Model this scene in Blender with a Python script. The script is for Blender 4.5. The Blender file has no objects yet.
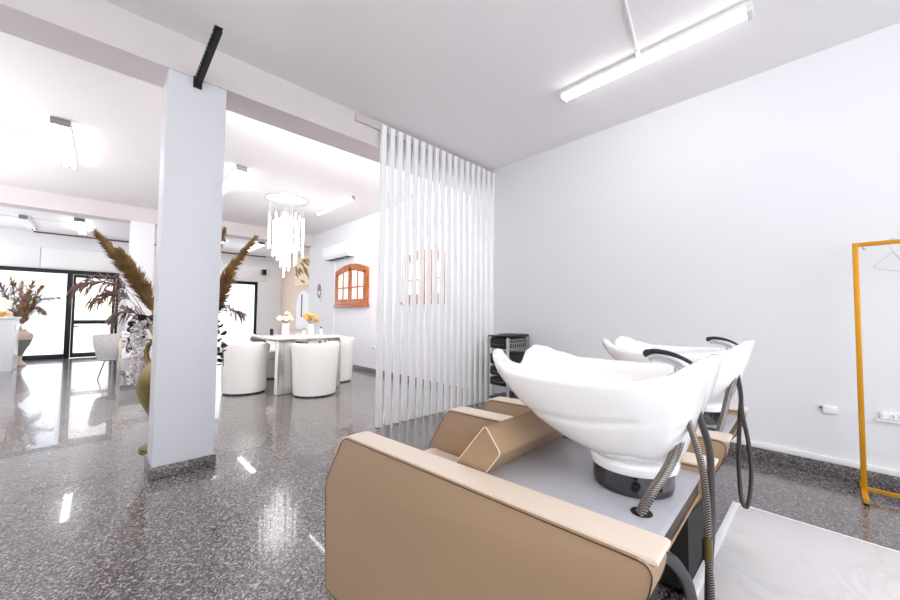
import bpy, bmesh, math, random
from mathutils import Vector, Matrix
PI = math.pi
rng = random.Random(7)
scn = bpy.context.scene
COL = scn.collection
ORG = {}                                   # world origin of every thing while it is built

# ------------------------------------------------------------------ materials
def lin(c):
    return tuple(((v/255)/12.92 if v/255 <= .04045 else (((v/255)+.055)/1.055)**2.4) for v in c)

def mat(name, rgb, rough=.5, metal=0., spec=.5, emit=0., trans=0., coat=0., noise=None, bump=0., bscale=60., alpha=1.):
    m = bpy.data.materials.new(name); m.use_nodes = True
    nt = m.node_tree; b = nt.nodes['Principled BSDF']
    c = lin(rgb)
    b.inputs['Base Color'].default_value = (*c, 1)
    b.inputs['Roughness'].default_value = rough
    b.inputs['Metallic'].default_value = metal
    b.inputs['Specular IOR Level'].default_value = spec
    b.inputs['Coat Weight'].default_value = coat
    b.inputs['Coat Roughness'].default_value = .05
    b.inputs['Transmission Weight'].default_value = trans
    b.inputs['Alpha'].default_value = alpha
    if emit:
        b.inputs['Emission Color'].default_value = (*c, 1)
        b.inputs['Emission Strength'].default_value = emit
    tc = nt.nodes.new('ShaderNodeTexCoord')
    if noise:
        sc, amt = noise
        n = nt.nodes.new('ShaderNodeTexNoise'); n.inputs['Scale'].default_value = sc
        n.inputs['Detail'].default_value = 6
        nt.links.new(tc.outputs['Object'], n.inputs['Vector'])
        r = nt.nodes.new('ShaderNodeValToRGB')
        r.color_ramp.elements[0].position = .3; r.color_ramp.elements[1].position = .7
        r.color_ramp.elements[0].color = (*[max(0, v*(1-amt)) for v in c], 1)
        r.color_ramp.elements[1].color = (*[min(1, v*(1+amt)) for v in c], 1)
        nt.links.new(n.outputs['Fac'], r.inputs['Fac'])
        nt.links.new(r.outputs['Color'], b.inputs['Base Color'])
    if bump:
        n2 = nt.nodes.new('ShaderNodeTexNoise'); n2.inputs['Scale'].default_value = bscale
        n2.inputs['Detail'].default_value = 4
        nt.links.new(tc.outputs['Object'], n2.inputs['Vector'])
        bp = nt.nodes.new('ShaderNodeBump'); bp.inputs['Strength'].default_value = bump
        bp.inputs['Distance'].default_value = .004
        nt.links.new(n2.outputs['Fac'], bp.inputs['Height'])
        nt.links.new(bp.outputs['Normal'], b.inputs['Normal'])
    return m

def terrazzo(name, gain=1., rough=.1, coat=0.):
    m = bpy.data.materials.new(name); m.use_nodes = True
    nt = m.node_tree; b = nt.nodes['Principled BSDF']; L = nt.links.new
    tc = nt.nodes.new('ShaderNodeTexCoord')
    def vor(scale):
        v = nt.nodes.new('ShaderNodeTexVoronoi'); v.inputs['Scale'].default_value = scale
        L(tc.outputs['Object'], v.inputs['Vector'])
        s = nt.nodes.new('ShaderNodeSeparateColor'); L(v.outputs['Color'], s.inputs['Color'])
        return s.outputs['Red']
    def ramp(src, stops):
        r = nt.nodes.new('ShaderNodeValToRGB'); r.color_ramp.interpolation = 'CONSTANT'
        e = r.color_ramp.elements
        e[0].position = stops[0][0]; e[0].color = (*[min(1, v*gain) for v in lin(stops[0][1])], 1)
        e[1].position = stops[1][0]; e[1].color = (*[min(1, v*gain) for v in lin(stops[1][1])], 1)
        for p, c in stops[2:]:
            k = e.new(p); k.color = (*[min(1, v*gain) for v in lin(c)], 1)
        L(src, r.inputs['Fac']); return r.outputs['Color']
    a = ramp(vor(125), [(0, (44, 37, 38)), (.28, (96, 86, 87)), (.5, (146, 136, 136)), (.72, (186, 178, 178)), (.88, (226, 221, 220))])
    c = ramp(vor(260), [(0, (38, 32, 33)), (.34, (104, 94, 94)), (.62, (164, 155, 154)), (.86, (222, 217, 216))])
    mx = nt.nodes.new('ShaderNodeMixRGB'); mx.inputs['Fac'].default_value = .42
    L(a, mx.inputs['Color1']); L(c, mx.inputs['Color2']); L(mx.outputs['Color'], b.inputs['Base Color'])
    n = nt.nodes.new('ShaderNodeTexNoise'); n.inputs['Scale'].default_value = 3.5; n.inputs['Detail'].default_value = 5
    L(tc.outputs['Object'], n.inputs['Vector'])
    mr = nt.nodes.new('ShaderNodeMapRange'); mr.inputs['To Min'].default_value = rough*.7; mr.inputs['To Max'].default_value = rough*1.5
    L(n.outputs['Fac'], mr.inputs['Value']); L(mr.outputs['Result'], b.inputs['Roughness'])
    b.inputs['Specular IOR Level'].default_value = .8
    b.inputs['Coat Weight'].default_value = coat; b.inputs['Coat Roughness'].default_value = .02
    return m

def glass(name, tint=(1, 1, 1), gloss=.06, frost=0.):
    m = bpy.data.materials.new(name); m.use_nodes = True
    nt = m.node_tree; nt.nodes.clear(); L = nt.links.new
    o = nt.nodes.new('ShaderNodeOutputMaterial'); t = nt.nodes.new('ShaderNodeBsdfTransparent')
    t.inputs['Color'].default_value = (*tint, 1)
    g = nt.nodes.new('ShaderNodeBsdfGlossy'); g.inputs['Roughness'].default_value = .02
    mx = nt.nodes.new('ShaderNodeMixShader'); mx.inputs['Fac'].default_value = gloss
    last = t.outputs['BSDF']
    if frost:
        d = nt.nodes.new('ShaderNodeBsdfTranslucent'); d.inputs['Color'].default_value = (.95, .97, 1, 1)
        m2 = nt.nodes.new('ShaderNodeMixShader'); m2.inputs['Fac'].default_value = frost
        L(last, m2.inputs[1]); L(d.outputs['BSDF'], m2.inputs[2]); last = m2.outputs['Shader']
    L(last, mx.inputs[1]); L(g.outputs['BSDF'], mx.inputs[2]); L(mx.outputs['Shader'], o.inputs['Surface'])
    return m

def wood(name, a, b_, scale=(6, 6, 60), rough=.35, axis_rot=(0, 0, 0), coat=.2):
    m = bpy.data.materials.new(name); m.use_nodes = True
    nt = m.node_tree; b = nt.nodes['Principled BSDF']; L = nt.links.new
    tc = nt.nodes.new('ShaderNodeTexCoord'); mp = nt.nodes.new('ShaderNodeMapping')
    mp.inputs['Scale'].default_value = scale; mp.inputs['Rotation'].default_value = axis_rot
    n = nt.nodes.new('ShaderNodeTexNoise'); n.inputs['Scale'].default_value = 1.; n.inputs['Detail'].default_value = 8
    r = nt.nodes.new('ShaderNodeValToRGB')
    r.color_ramp.elements[0].color = (*lin(a), 1); r.color_ramp.elements[1].color = (*lin(b_), 1)
    r.color_ramp.elements[0].position = .35; r.color_ramp.elements[1].position = .65
    L(tc.outputs['Object'], mp.inputs['Vector']); L(mp.outputs['Vector'], n.inputs['Vector'])
    L(n.outputs['Fac'], r.inputs['Fac']); L(r.outputs['Color'], b.inputs['Base Color'])
    b.inputs['Roughness'].default_value = rough; b.inputs['Coat Weight'].default_value = coat
    return m

def braid(name, a, b_, scale=260, metal=.6):
    m = bpy.data.materials.new(name); m.use_nodes = True
    nt = m.node_tree; b = nt.nodes['Principled BSDF']; L = nt.links.new
    tc = nt.nodes.new('ShaderNodeTexCoord'); w = nt.nodes.new('ShaderNodeTexWave')
    w.inputs['Scale'].default_value = scale/20; w.bands_direction = 'DIAGONAL'
    mp = nt.nodes.new('ShaderNodeMapping'); mp.inputs['Scale'].default_value = (16, 16, 16)
    L(tc.outputs['Object'], mp.inputs['Vector']); L(mp.outputs['Vector'], w.inputs['Vector'])
    r = nt.nodes.new('ShaderNodeValToRGB')
    r.color_ramp.elements[0].color = (*lin(a), 1); r.color_ramp.elements[1].color = (*lin(b_), 1)
    r.color_ramp.elements[0].position = .3; r.color_ramp.elements[1].position = .7
    L(w.outputs['Fac'], r.inputs['Fac']); L(r.outputs['Color'], b.inputs['Base Color'])
    b.inputs['Roughness'].default_value = .35; b.inputs['Metallic'].default_value = metal
    return m

def marble(name):
    m = bpy.data.materials.new(name); m.use_nodes = True
    nt = m.node_tree; b = nt.nodes['Principled BSDF']; L = nt.links.new
    tc = nt.nodes.new('ShaderNodeTexCoord'); n = nt.nodes.new('ShaderNodeTexNoise')
    n.inputs['Scale'].default_value = 2.6; n.inputs['Detail'].default_value = 9; n.inputs['Distortion'].default_value = 1.6
    L(tc.outputs['Object'], n.inputs['Vector'])
    r = nt.nodes.new('ShaderNodeValToRGB'); e = r.color_ramp.elements
    e[0].position = .0; e[0].color = (*lin((236, 233, 233)), 1)
    e[1].position = 1.; e[1].color = (*lin((238, 236, 236)), 1)
    for p, c in ((.46, (236, 233, 233)), (.5, (229, 225, 225)), (.54, (237, 235, 235))):
        k = e.new(p); k.color = (*lin(c), 1)
    L(n.outputs['Fac'], r.inputs['Fac']); L(r.outputs['Color'], b.inputs['Base Color'])
    b.inputs['Roughness'].default_value = .22
    return m

M = dict(
    wall=mat('white_paint', (234, 234, 237), .6, bump=.05, bscale=40),
    wall_beige=mat('warm_beige_paint', (232, 212, 194), .6),
    ceiling=mat('ceiling_paint', (242, 238, 239), .8, bump=.06, bscale=25),
    beam=mat('beam_plaster', (214, 206, 206), .75, noise=(2.2, .05), bump=.2, bscale=9),
    column=mat('column_paint', (218, 218, 223), .45),
    terrazzo=terrazzo('speckled_terrazzo', .6, .2, .5),
    skirt=terrazzo('terrazzo_skirting', .55, .3),
    white_trim=mat('white_gloss_trim', (240, 240, 240), .35),
    slat=mat('white_slat_paint', (252, 252, 252), .45),
    black_frame=mat('black_aluminium', (22, 22, 27), .35, .3),
    glass=glass('clear_glass', (1, 1, 1), .05),
    frost=glass('frosted_film_glass', (1, 1, 1), .04, .8),
    leather=mat('beige_leather', (166, 138, 109), .42, noise=(1.6, .05), bump=.12, bscale=260),
    leather_lt=mat('pale_beige_leather', (230, 214, 197), .4, bump=.1, bscale=260),
    seam=mat('dark_brown_seam', (66, 50, 36), .6),
    platform=mat('grey_laminate', (178, 178, 184), .3, spec=.5, noise=(2, .03)),
    brown=mat('shaded_beige_panel', (66, 52, 38), .5),  # beige rear face of the wash chair, its shade put into the colour
    black=mat('black_plastic', (16, 16, 18), .35),
    black_m=mat('matte_black', (24, 23, 23), .7),
    ceramic=mat('white_ceramic', (246, 244, 243), .08, spec=.55, coat=.4),
    chrome=mat('chrome', (205, 205, 210), .08, 1.),
    dark_chrome=mat('dark_chrome', (96, 94, 96), .1, 1.),
    gunmetal=mat('gunmetal_tube', (96, 96, 104), .4, .5),
    pipe=mat('dark_grey_pipe', (52, 52, 60), .45), rail=mat('pinkish_rail', (206, 196, 196), .5),
    hang=mat('greyish_white_wire', (188, 188, 192), .5),
    brass=mat('brass', (118, 106, 62), .3, .9),
    hose_braid=braid('braided_steel_hose', (42, 38, 36), (156, 148, 140), 150),
    hose_dark=braid('dark_ribbed_hose', (44, 39, 38), (96, 88, 86), 300, .2),
    marble=marble('white_marble_board'),
    gold=mat('gold_paint', (214, 150, 28), .35, .35),
    gold_metal=mat('soft_gold_metal', (206, 190, 166), .3, .9),
    tube=mat('lit_fluorescent_tube', (255, 255, 255), .3, emit=7.5),
    dim_tube=mat('unlit_tube', (225, 225, 226), .3, emit=.3),
    diffuser=mat('lit_light_diffuser', (255, 255, 255), .3, emit=9),
    fixture=mat('white_fixture_housing', (225, 225, 225), .4),
    cap=mat('grey_end_cap', (120, 120, 122), .5),
    conduit=mat('white_conduit', (228, 226, 226), .45),
    tub=mat('white_leatherette', (240, 238, 234), .45, bump=.05, bscale=120),
    grey_fabric=mat('pale_grey_velvet', (205, 203, 203), .8, noise=(25, .06)),
    silverwood=wood('silver_grey_wood', (140, 132, 126), (204, 198, 192), (14, 14, 2.2), .3),
    table_top=mat('white_glass_top', (244, 244, 244), .08, coat=.5),
    winwood=wood('varnished_orange_wood', (150, 74, 28), (206, 122, 60), (40, 40, 7), .35),
    pane=mat('glowing_pale_pane', (250, 240, 238), .12, emit=.35),  # faint emission stands in for daylight behind the wooden windows
    rod=mat('clear_lit_rod', (248, 248, 250), .08, emit=3.),
    wire=mat('thin_silver_wire', (200, 200, 200), .4, .6),
    urn=mat('old_gold_urn', (124, 106, 58), .36, .5, noise=(9, .35), bump=.3, bscale=22),
    pampas=mat('tan_pampas', (160, 124, 74), .9, noise=(14, .4)),
    pampas_dk=mat('brown_pampas', (124, 94, 54), .9, noise=(14, .4)),
    mauve=mat('mauve_dry_grass', (134, 106, 98), .9, noise=(14, .3)),
    pink_dry=mat('pinkish_dry_grass', (196, 158, 136), .9, noise=(14, .3)),
    petal=mat('white_petals', (240, 234, 234), .8),
    leaf=mat('dark_leaves', (40, 40, 32), .5, noise=(20, .3)),
    stem=mat('dry_stem', (150, 120, 72), .8),
    pot_pink=mat('blush_pot', (214, 186, 170), .5), pot_grey=mat('grey_pot_base', (130, 124, 120), .5),
    rose=mat('peach_rose', (240, 205, 165), .7), rose_w=mat('cream_rose', (250, 238, 205), .7),
    goldflower=mat('amber_flower', (226, 180, 96), .6),
    cream=mat('cream_shade', (244, 242, 226), .6, emit=.15),
    counter=mat('white_counter_laminate', (226, 227, 232), .3),
    desk=mat('white_desk', (246, 244, 244), .35),
    plate=mat('white_plastic_plate', (244, 244, 244), .3),
    mirror=mat('mirror_glass', (235, 238, 240), .03, 1.),
    ac=mat('white_ac_plastic', (246, 246, 248), .35),
    medal=mat('grey_pink_ornament', (150, 134, 140), .5, noise=(40, .3)),
    poster=mat('warm_cream_poster', (246, 228, 198), .5),
    leafart=mat('golden_brown_leaf_print', (150, 112, 58), .5, noise=(25, .3)),
    redline=mat('dark_red_cable', (110, 60, 56), .5),
    perfume=mat('pale_pink_glass', (238, 226, 226), .1, spec=.6),
    street=mat('pale_street', (225, 225, 228), .8), facade=mat('pale_facade', (250, 238, 234), .8),
    hedge=mat('yellow_hedge', (250, 244, 214), .9), facade2=mat('orange_facade_band', (248, 216, 180), .8),
)

# ------------------------------------------------------------------ object helpers
def tagp(o, label=None, cat=None, group=None, kind=None):
    if label: o['label'] = label
    if cat: o['category'] = cat
    if group: o['group'] = group
    if kind: o['kind'] = kind
    return o

def thing(name, label, cat, loc=(0, 0, 0), group=None):
    o = bpy.data.objects.new(name, None); COL.objects.link(o)
    o.empty_display_size = .05
    o.location = loc; ORG[o] = Vector(loc)
    return tagp(o, label, cat, group)

def obj(name, bm, m, parent=None, label=None, smooth=35, loc=None):
    """world-coordinate bmesh -> one mesh object (vertices made local to its thing)"""
    org = ORG[parent] if parent is not None else Vector(loc or (0, 0, 0))
    bmesh.ops.recalc_face_normals(bm, faces=bm.faces[:])
    if org.length: bmesh.ops.translate(bm, verts=bm.verts, vec=-org)
    th = math.radians(smooth)
    for f in bm.faces: f.smooth = True
    for e in bm.edges:
        e.smooth = not (len(e.link_faces) == 2 and e.calc_face_angle(0) > th)
    me = bpy.data.meshes.new(name); bm.to_mesh(me); bm.free()
    me.materials.append(m)
    o = bpy.data.objects.new(name, me); COL.objects.link(o)
    ORG[o] = org
    if parent is not None: o.parent = parent
    else: o.location = org
    if label: o['label'] = label
    return o

def struct(name, bm, m, parent=None, smooth=35):
    o = obj(name, bm, m, parent, smooth=smooth)
    if parent is None: o['kind'] = 'structure'
    return o

def B(): return bmesh.new()

def box(bm, lo, hi, bev=0., seg=2):
    r = bmesh.ops.create_cube(bm, size=1.)
    vs = r['verts']
    c = [(a+b)/2 for a, b in zip(lo, hi)]; s = [abs(b-a) for a, b in zip(lo, hi)]
    for v in vs: v.co = Vector((c[i]+v.co[i]*s[i] for i in range(3)))
    if bev:
        es = list({e for v in vs for e in v.link_edges})
        bmesh.ops.bevel(bm, geom=es, offset=min(bev, min(s)*.49), segments=seg, profile=.5, affect='EDGES')
    return bm

def obox(bm, c, s, rotz=0., bev=0., rot=None):
    """box of size s about c, turned about z (or by matrix rot)"""
    r = bmesh.ops.create_cube(bm, size=1.); vs = r['verts']
    for v in vs: v.co = Vector((v.co[i]*s[i] for i in range(3)))
    if bev:
        es = list({e for v in vs for e in v.link_edges})
        q = bmesh.ops.bevel(bm, geom=es, offset=bev, segments=2, profile=.5, affect='EDGES')
        vs = list(set(q['verts']) | {v for f in q['faces'] for v in f.verts} | {v for v in vs if v.is_valid})
    mt = Matrix.Translation(c) @ (rot.to_4x4() if rot else Matrix.Rotation(rotz, 4, 'Z'))
    bmesh.ops.transform(bm, matrix=mt, verts=vs)
    return bm

def catmull(pts, n=8):
    P = [Vector(p) for p in pts]
    if len(P) < 3: return [P[0].lerp(P[-1], i/n) for i in range(n+1)]
    Q = [P[0]*2-P[1]] + P + [P[-1]*2-P[-2]]
    out = []
    for i in range(1, len(Q)-2):
        a, b, c, d = Q[i-1:i+3]
        for k in range(n):
            t = k/n
            out.append(.5*((2*b)+(c-a)*t+(2*a-5*b+4*c-d)*t*t+(3*b-a-3*c+d)*t**3))
    out.append(P[-1]); return out

def tube(bm, path, r, sides=10, cap=True, closed=False):
    """tube along a list of points; r may be a number or a list"""
    n = len(path); P = [Vector(p) for p in path]
    R = r if isinstance(r, (list, tuple)) else [r]*n
    rings = []; up = None
    for i in range(n):
        if closed: t = (P[(i+1) % n]-P[i-1]).normalized()
        else: t = (P[min(i+1, n-1)]-P[max(i-1, 0)]).normalized()
        if up is None:
            up = Vector((0, 0, 1)) if abs(t.z) < .9 else Vector((1, 0, 0))
        a = (up - t*up.dot(t)).normalized(); b = t.cross(a); up = a
        rings.append([bm.verts.new(P[i]+(a*math.cos(2*PI*k/sides)+b*math.sin(2*PI*k/sides))*R[i]) for k in range(sides)])
    m = n if closed else n-1
    for i in range(m):
        A, Bv = rings[i], rings[(i+1) % n]
        for k in range(sides):
            bm.faces.new((A[k], A[(k+1) % sides], Bv[(k+1) % sides], Bv[k]))
    if cap and not closed:
        bm.faces.new(rings[0][::-1]); bm.faces.new(rings[-1])
    return bm

def cyl(bm, a, b, r, sides=16): return tube(bm, [a, b], r, sides)

def lathe(bm, prof, c=(0, 0, 0), sides=32, ex=1., ey=1., cap=True):
    """profile [(r,z)...] turned about z at c"""
    rings = []
    for r, z in prof:
        rings.append([bm.verts.new((c[0]+max(r, 1e-4)*ex*math.cos(2*PI*k/sides), c[1]+max(r, 1e-4)*ey*math.sin(2*PI*k/sides), c[2]+z)) for k in range(sides)])
    for A, Bv in zip(rings, rings[1:]):
        for k in range(sides): bm.faces.new((A[k], A[(k+1) % sides], Bv[(k+1) % sides], Bv[k]))
    if cap:
        bm.faces.new(rings[0][::-1]); bm.faces.new(rings[-1])
    return bm

def prism(bm, poly, axis, a, b, bev=0.):
    """polygon [(u,v)] extruded along axis from a to b. axis 'x': (u,v)=(y,z); 'y': (x,z); 'z': (x,y)"""
    def P(u, v, w): return {'x': (w, u, v), 'y': (u, w, v), 'z': (u, v, w)}[axis]
    A = [bm.verts.new(P(u, v, a)) for u, v in poly]; C = [bm.verts.new(P(u, v, b)) for u, v in poly]
    n = len(poly); fs = [bm.faces.new(A[::-1]), bm.faces.new(C)]
    for i in range(n): fs.append(bm.faces.new((A[i], A[(i+1) % n], C[(i+1) % n], C[i])))
    if bev:
        es = list({e for f in fs for e in f.edges})
        bmesh.ops.bevel(bm, geom=es, offset=bev, segments=3, profile=.5, affect='EDGES')
    return bm

def rounded(poly, rad, n=5):
    """round the corners of a 2D polygon; rad a number or one per corner"""
    out = []; N = len(poly)
    for i in range(N):
        p0, p1, p2 = Vector(poly[i-1]), Vector(poly[i]), Vector(poly[(i+1) % N])
        r = rad[i] if isinstance(rad, (list, tuple)) else rad
        if r <= 0: out.append(tuple(p1)); continue
        d1 = min(r, (p0-p1).length*.45); d2 = min(r, (p2-p1).length*.45)
        a = p1+(p0-p1).normalized()*d1; c = p1+(p2-p1).normalized()*d2
        for k in range(n+1):
            t = k/n; out.append(tuple(a*(1-t)**2+p1*2*t*(1-t)+c*t*t))
    return out

def dup(root, loc, rotz=0., label=None, group=None):
    r = root.copy(); COL.objects.link(r); r.location = loc; r.rotation_euler = (0, 0, rotz)
    if label: r['label'] = label
    if group: r['group'] = group
    for ch in list(root.children):
        c = ch.copy(); COL.objects.link(c); c.parent = r
        for g in list(ch.children):
            d = g.copy(); COL.objects.link(d); d.parent = c
    return r

# ------------------------------------------------------------------ the room
XW, YS, H = 3.54, 2.949, 2.912
YB2, YF, HF = 8.40, 11.75, 2.77
XL, YN = -4.6, -2.7
fl = B(); box(fl, (XL-.15, YN-.15, -.12), (4.2, YF+.2, 0)); struct('floor', fl, M['terrazzo'])
ce = B(); box(ce, (XL-.15, YN-.15, H), (4.2, YB2+.15, H+.12)); struct('ceiling', ce, M['ceiling'])
ce = B(); box(ce, (XL-.15, YB2+.15, HF), (4.2, YF+.2, H+.12)); struct('ceiling_far', ce, M['ceiling'])
w = B(); box(w, (XW, YN-.15, 0), (XW+.66, 8.6, H)); struct('wall_right', w, M['wall'])
w = B(); box(w, (3.98, 8.6, 0), (4.2, YF, HF)); struct('wall_right_far', w, M['wall_beige'])
w = B(); box(w, (XL-.15, YN-.15, 0), (XL, YF+.2, H)); struct('wall_left', w, M['wall'])
# wall behind the camera; its wide opening is added to let daylight in
w = B()
box(w, (XL, YN-.15, 0), (-3.2, YN, H)); box(w, (2.6, YN-.15, 0), (XW, YN, H))
box(w, (-3.2, YN-.15, 0), (2.6, YN, .5)); box(w, (-3.2, YN-.15, 2.6), (2.6, YN, H))
struct('wall_near', w, M['wall'])
# far wall: openings for the shop front
DZ = 1.98
XA0, XA1, XB0, XB1 = -4.3, .25, 1.15, 3.31
w = B()
box(w, (XL, YF, 0), (XA0, YF+.2, HF)); box(w, (XA0, YF, DZ), (XB1, YF+.2, HF))
box(w, (XA1, YF, 0), (XB0, YF+.2, DZ)); box(w, (XB1, YF, 0), (4.2, YF+.2, HF))
struct('wall_far', w, M['wall'])
w = B(); x = XL
for x1 in (-3.2, -1.02, 1.2, 3.49):
    box(w, (x+.004, YF-.05, DZ+.02), (x1-.004, YF, 2.43), .006); x = x1
struct('trim_1', w, M['white_trim'])
w = B(); box(w, (-1.14, YF-.02, HF-.03), (3.5, YF, HF-.004)); struct('trim_2', w, M['redline'])

# beams and columns
b = B(); box(b, (XL, YS, 2.655), (XW, YS+.30, H)); struct('beam', b, M['beam'])
b = B(); box(b, (XL, YB2, 2.65), (XW, YB2+.30, H)); struct('beam_far', b, M['beam'])
CX0, CX1 = .252, .585
c = B(); box(c, (CX0, YS+.001, 0), (CX1, YS+.299, 2.655), .006); struct('column', c, M['column'])
s = B(); box(s, (CX0-.012, YS-.012, 0), (CX1+.012, YS+.311, .075), .003); struct('baseboard_column', s, M['skirt'])
c = B(); box(c, (.29, YB2+.001, 0), (.625, YB2+.299, 2.65), .006); struct('column_far', c, M['wall'])
s = B(); box(s, (.278, YB2-.012, 0), (.637, YB2+.311, .075), .003); struct('baseboard_column_far', s, M['skirt'])
s = B(); box(s, (XW-.016, YN, 0), (XW, YS-.09, .092), .003); struct('baseboard_right', s, M['skirt'])
s = B(); box(s, (XW-.02, YN, .092), (XW, YS-.09, .131), .006); struct('trim_3', s, M['white_trim'])
s = B(); box(s, (XW-.016, YS+.01, 0), (XW, 8.6, .075), .003); struct('baseboard_right_far', s, M['skirt'])

# shop front: black frames with panes
def frame_bar(bm, lo, hi): box(bm, lo, hi, .006)
fy0, fy1 = YF+.03, YF+.11
f = B()
frame_bar(f, (XA0, fy0, DZ-.085), (XA1, fy1, DZ)); frame_bar(f, (XA0, fy0, 0), (-.61, fy1, .10))
for xx in (-4.3, -2.55, -.61): frame_bar(f, (xx, fy0, .0), (xx+.09, fy1, DZ-.085))
frame_bar(f, (XA1-.05, fy0, 0), (XA1, fy1, DZ-.085))
wn = struct('window_1', f, M['black_frame'])
for x0, x1 in ((-4.21, -2.55), (-2.46, -.61)):
    p = B(); box(p, (x0, YF+.065, .10), (x1, YF+.075, DZ-.085)); obj('pane', p, M['frost'], wn)
f = B()
frame_bar(f, (-.515, fy0+.01, 0.01), (-.47, fy1-.01, DZ-.09)); frame_bar(f, (.14, fy0+.01, 0.01), (.195, fy1-.01, DZ-.09))
frame_bar(f, (-.47, fy0+.01, .77), (.14, fy1-.01, .855)); frame_bar(f, (-.47, fy0+.01, .01), (.14, fy1-.01, .11))
frame_bar(f, (-.47, fy0+.01, DZ-.16), (.14, fy1-.01, DZ-.09))
dr = struct('door_1', f, M['black_frame'])
p = B(); box(p, (-.47, YF+.065, .11), (.14, YF+.075, .77)); obj('lower_pane', p, M['frost'], dr)
p = B(); box(p, (-.47, YF+.065, .855), (.14, YF+.075, DZ-.16)); obj('upper_pane', p, M['glass'], dr)
p = B(); cyl(p, (-.49, YF+.03, .72), (-.49, YF-.03, .72), .012); box(p, (-.5, YF-.04, .70), (-.38, YF-.025, .725), .004)
obj('door_handle', p, M['black'], dr)
f = B()
frame_bar(f, (XB0, fy0, DZ-.085), (XB1, fy1, DZ)); frame_bar(f, (XB0, fy0, 0), (XB1, fy1, .10))
for xx in (XB0, XB1-.07): frame_bar(f, (xx, fy0, .10), (xx+.07, fy1, DZ-.085))
wn = struct('window_2', f, M['black_frame'])
p = B(); box(p, (XB0+.07, YF+.065, .10), (XB1-.07, YF+.075, DZ-.085)); obj('pane', p, M['frost'], wn)

# outside: pale street, hedge and facade seen blown out through the clear door pane
g = B(); box(g, (-14, YF+.3, -.2), (14, 32, -.02)); struct('ground_outside', g, M['street'])
t = thing('building', 'pale pink building with an orange band seen through the upper pane of the glass door', 'building', (-1.5, 24, -.02))
p = B(); box(p, (-9, 24, -.02), (7, 25, 7)); obj('wall', p, M['facade'], t)
p = B(); box(p, (-9, 23.94, 1.0), (7, 24, 1.5)); obj('band', p, M['facade2'], t)
for k in range(7):
    p = B(); box(p, (-8.3+k*2.1, 23.95, 2.3), (-7.3+k*2.1, 24, 3.6)); obj('window', p, M['pot_pink'], t)
hb = B()
for i in range(60):
    r0 = .22+rng.random()*.16
    bmesh.ops.create_icosphere(hb, subdivisions=2, radius=r0, matrix=Matrix.Translation((-7+i*.2, 20+rng.uniform(-.2, .2), 1.15+rng.uniform(-.12, .25))))
box(hb, (-7.2, 19.8, -.02), (5, 20.2, 1.15))
tagp(obj('hedge', hb, M['hedge']), 'low yellowish hedge outside, seen through the upper pane of the glass door', 'hedge')

# ------------------------------------------------------------------ slat screen
t = thing('slat_screen', 'floor-to-ceiling screen of eighteen white vertical slats beside the right wall', 'screen', (2.7, YS-.045, 0))
p = B(); box(p, (1.6, YS-.022, 2.822), (XW-.002, YS-.001, 2.893), .003); obj('rail', p, M['rail'], t)
for k in range(18):
    x0 = 1.856+k*.0972
    p = B(); box(p, (x0, YS-.064, .004), (x0+.052, YS-.024, 2.866), .003); obj('slat', p, M['slat'], t)

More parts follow.
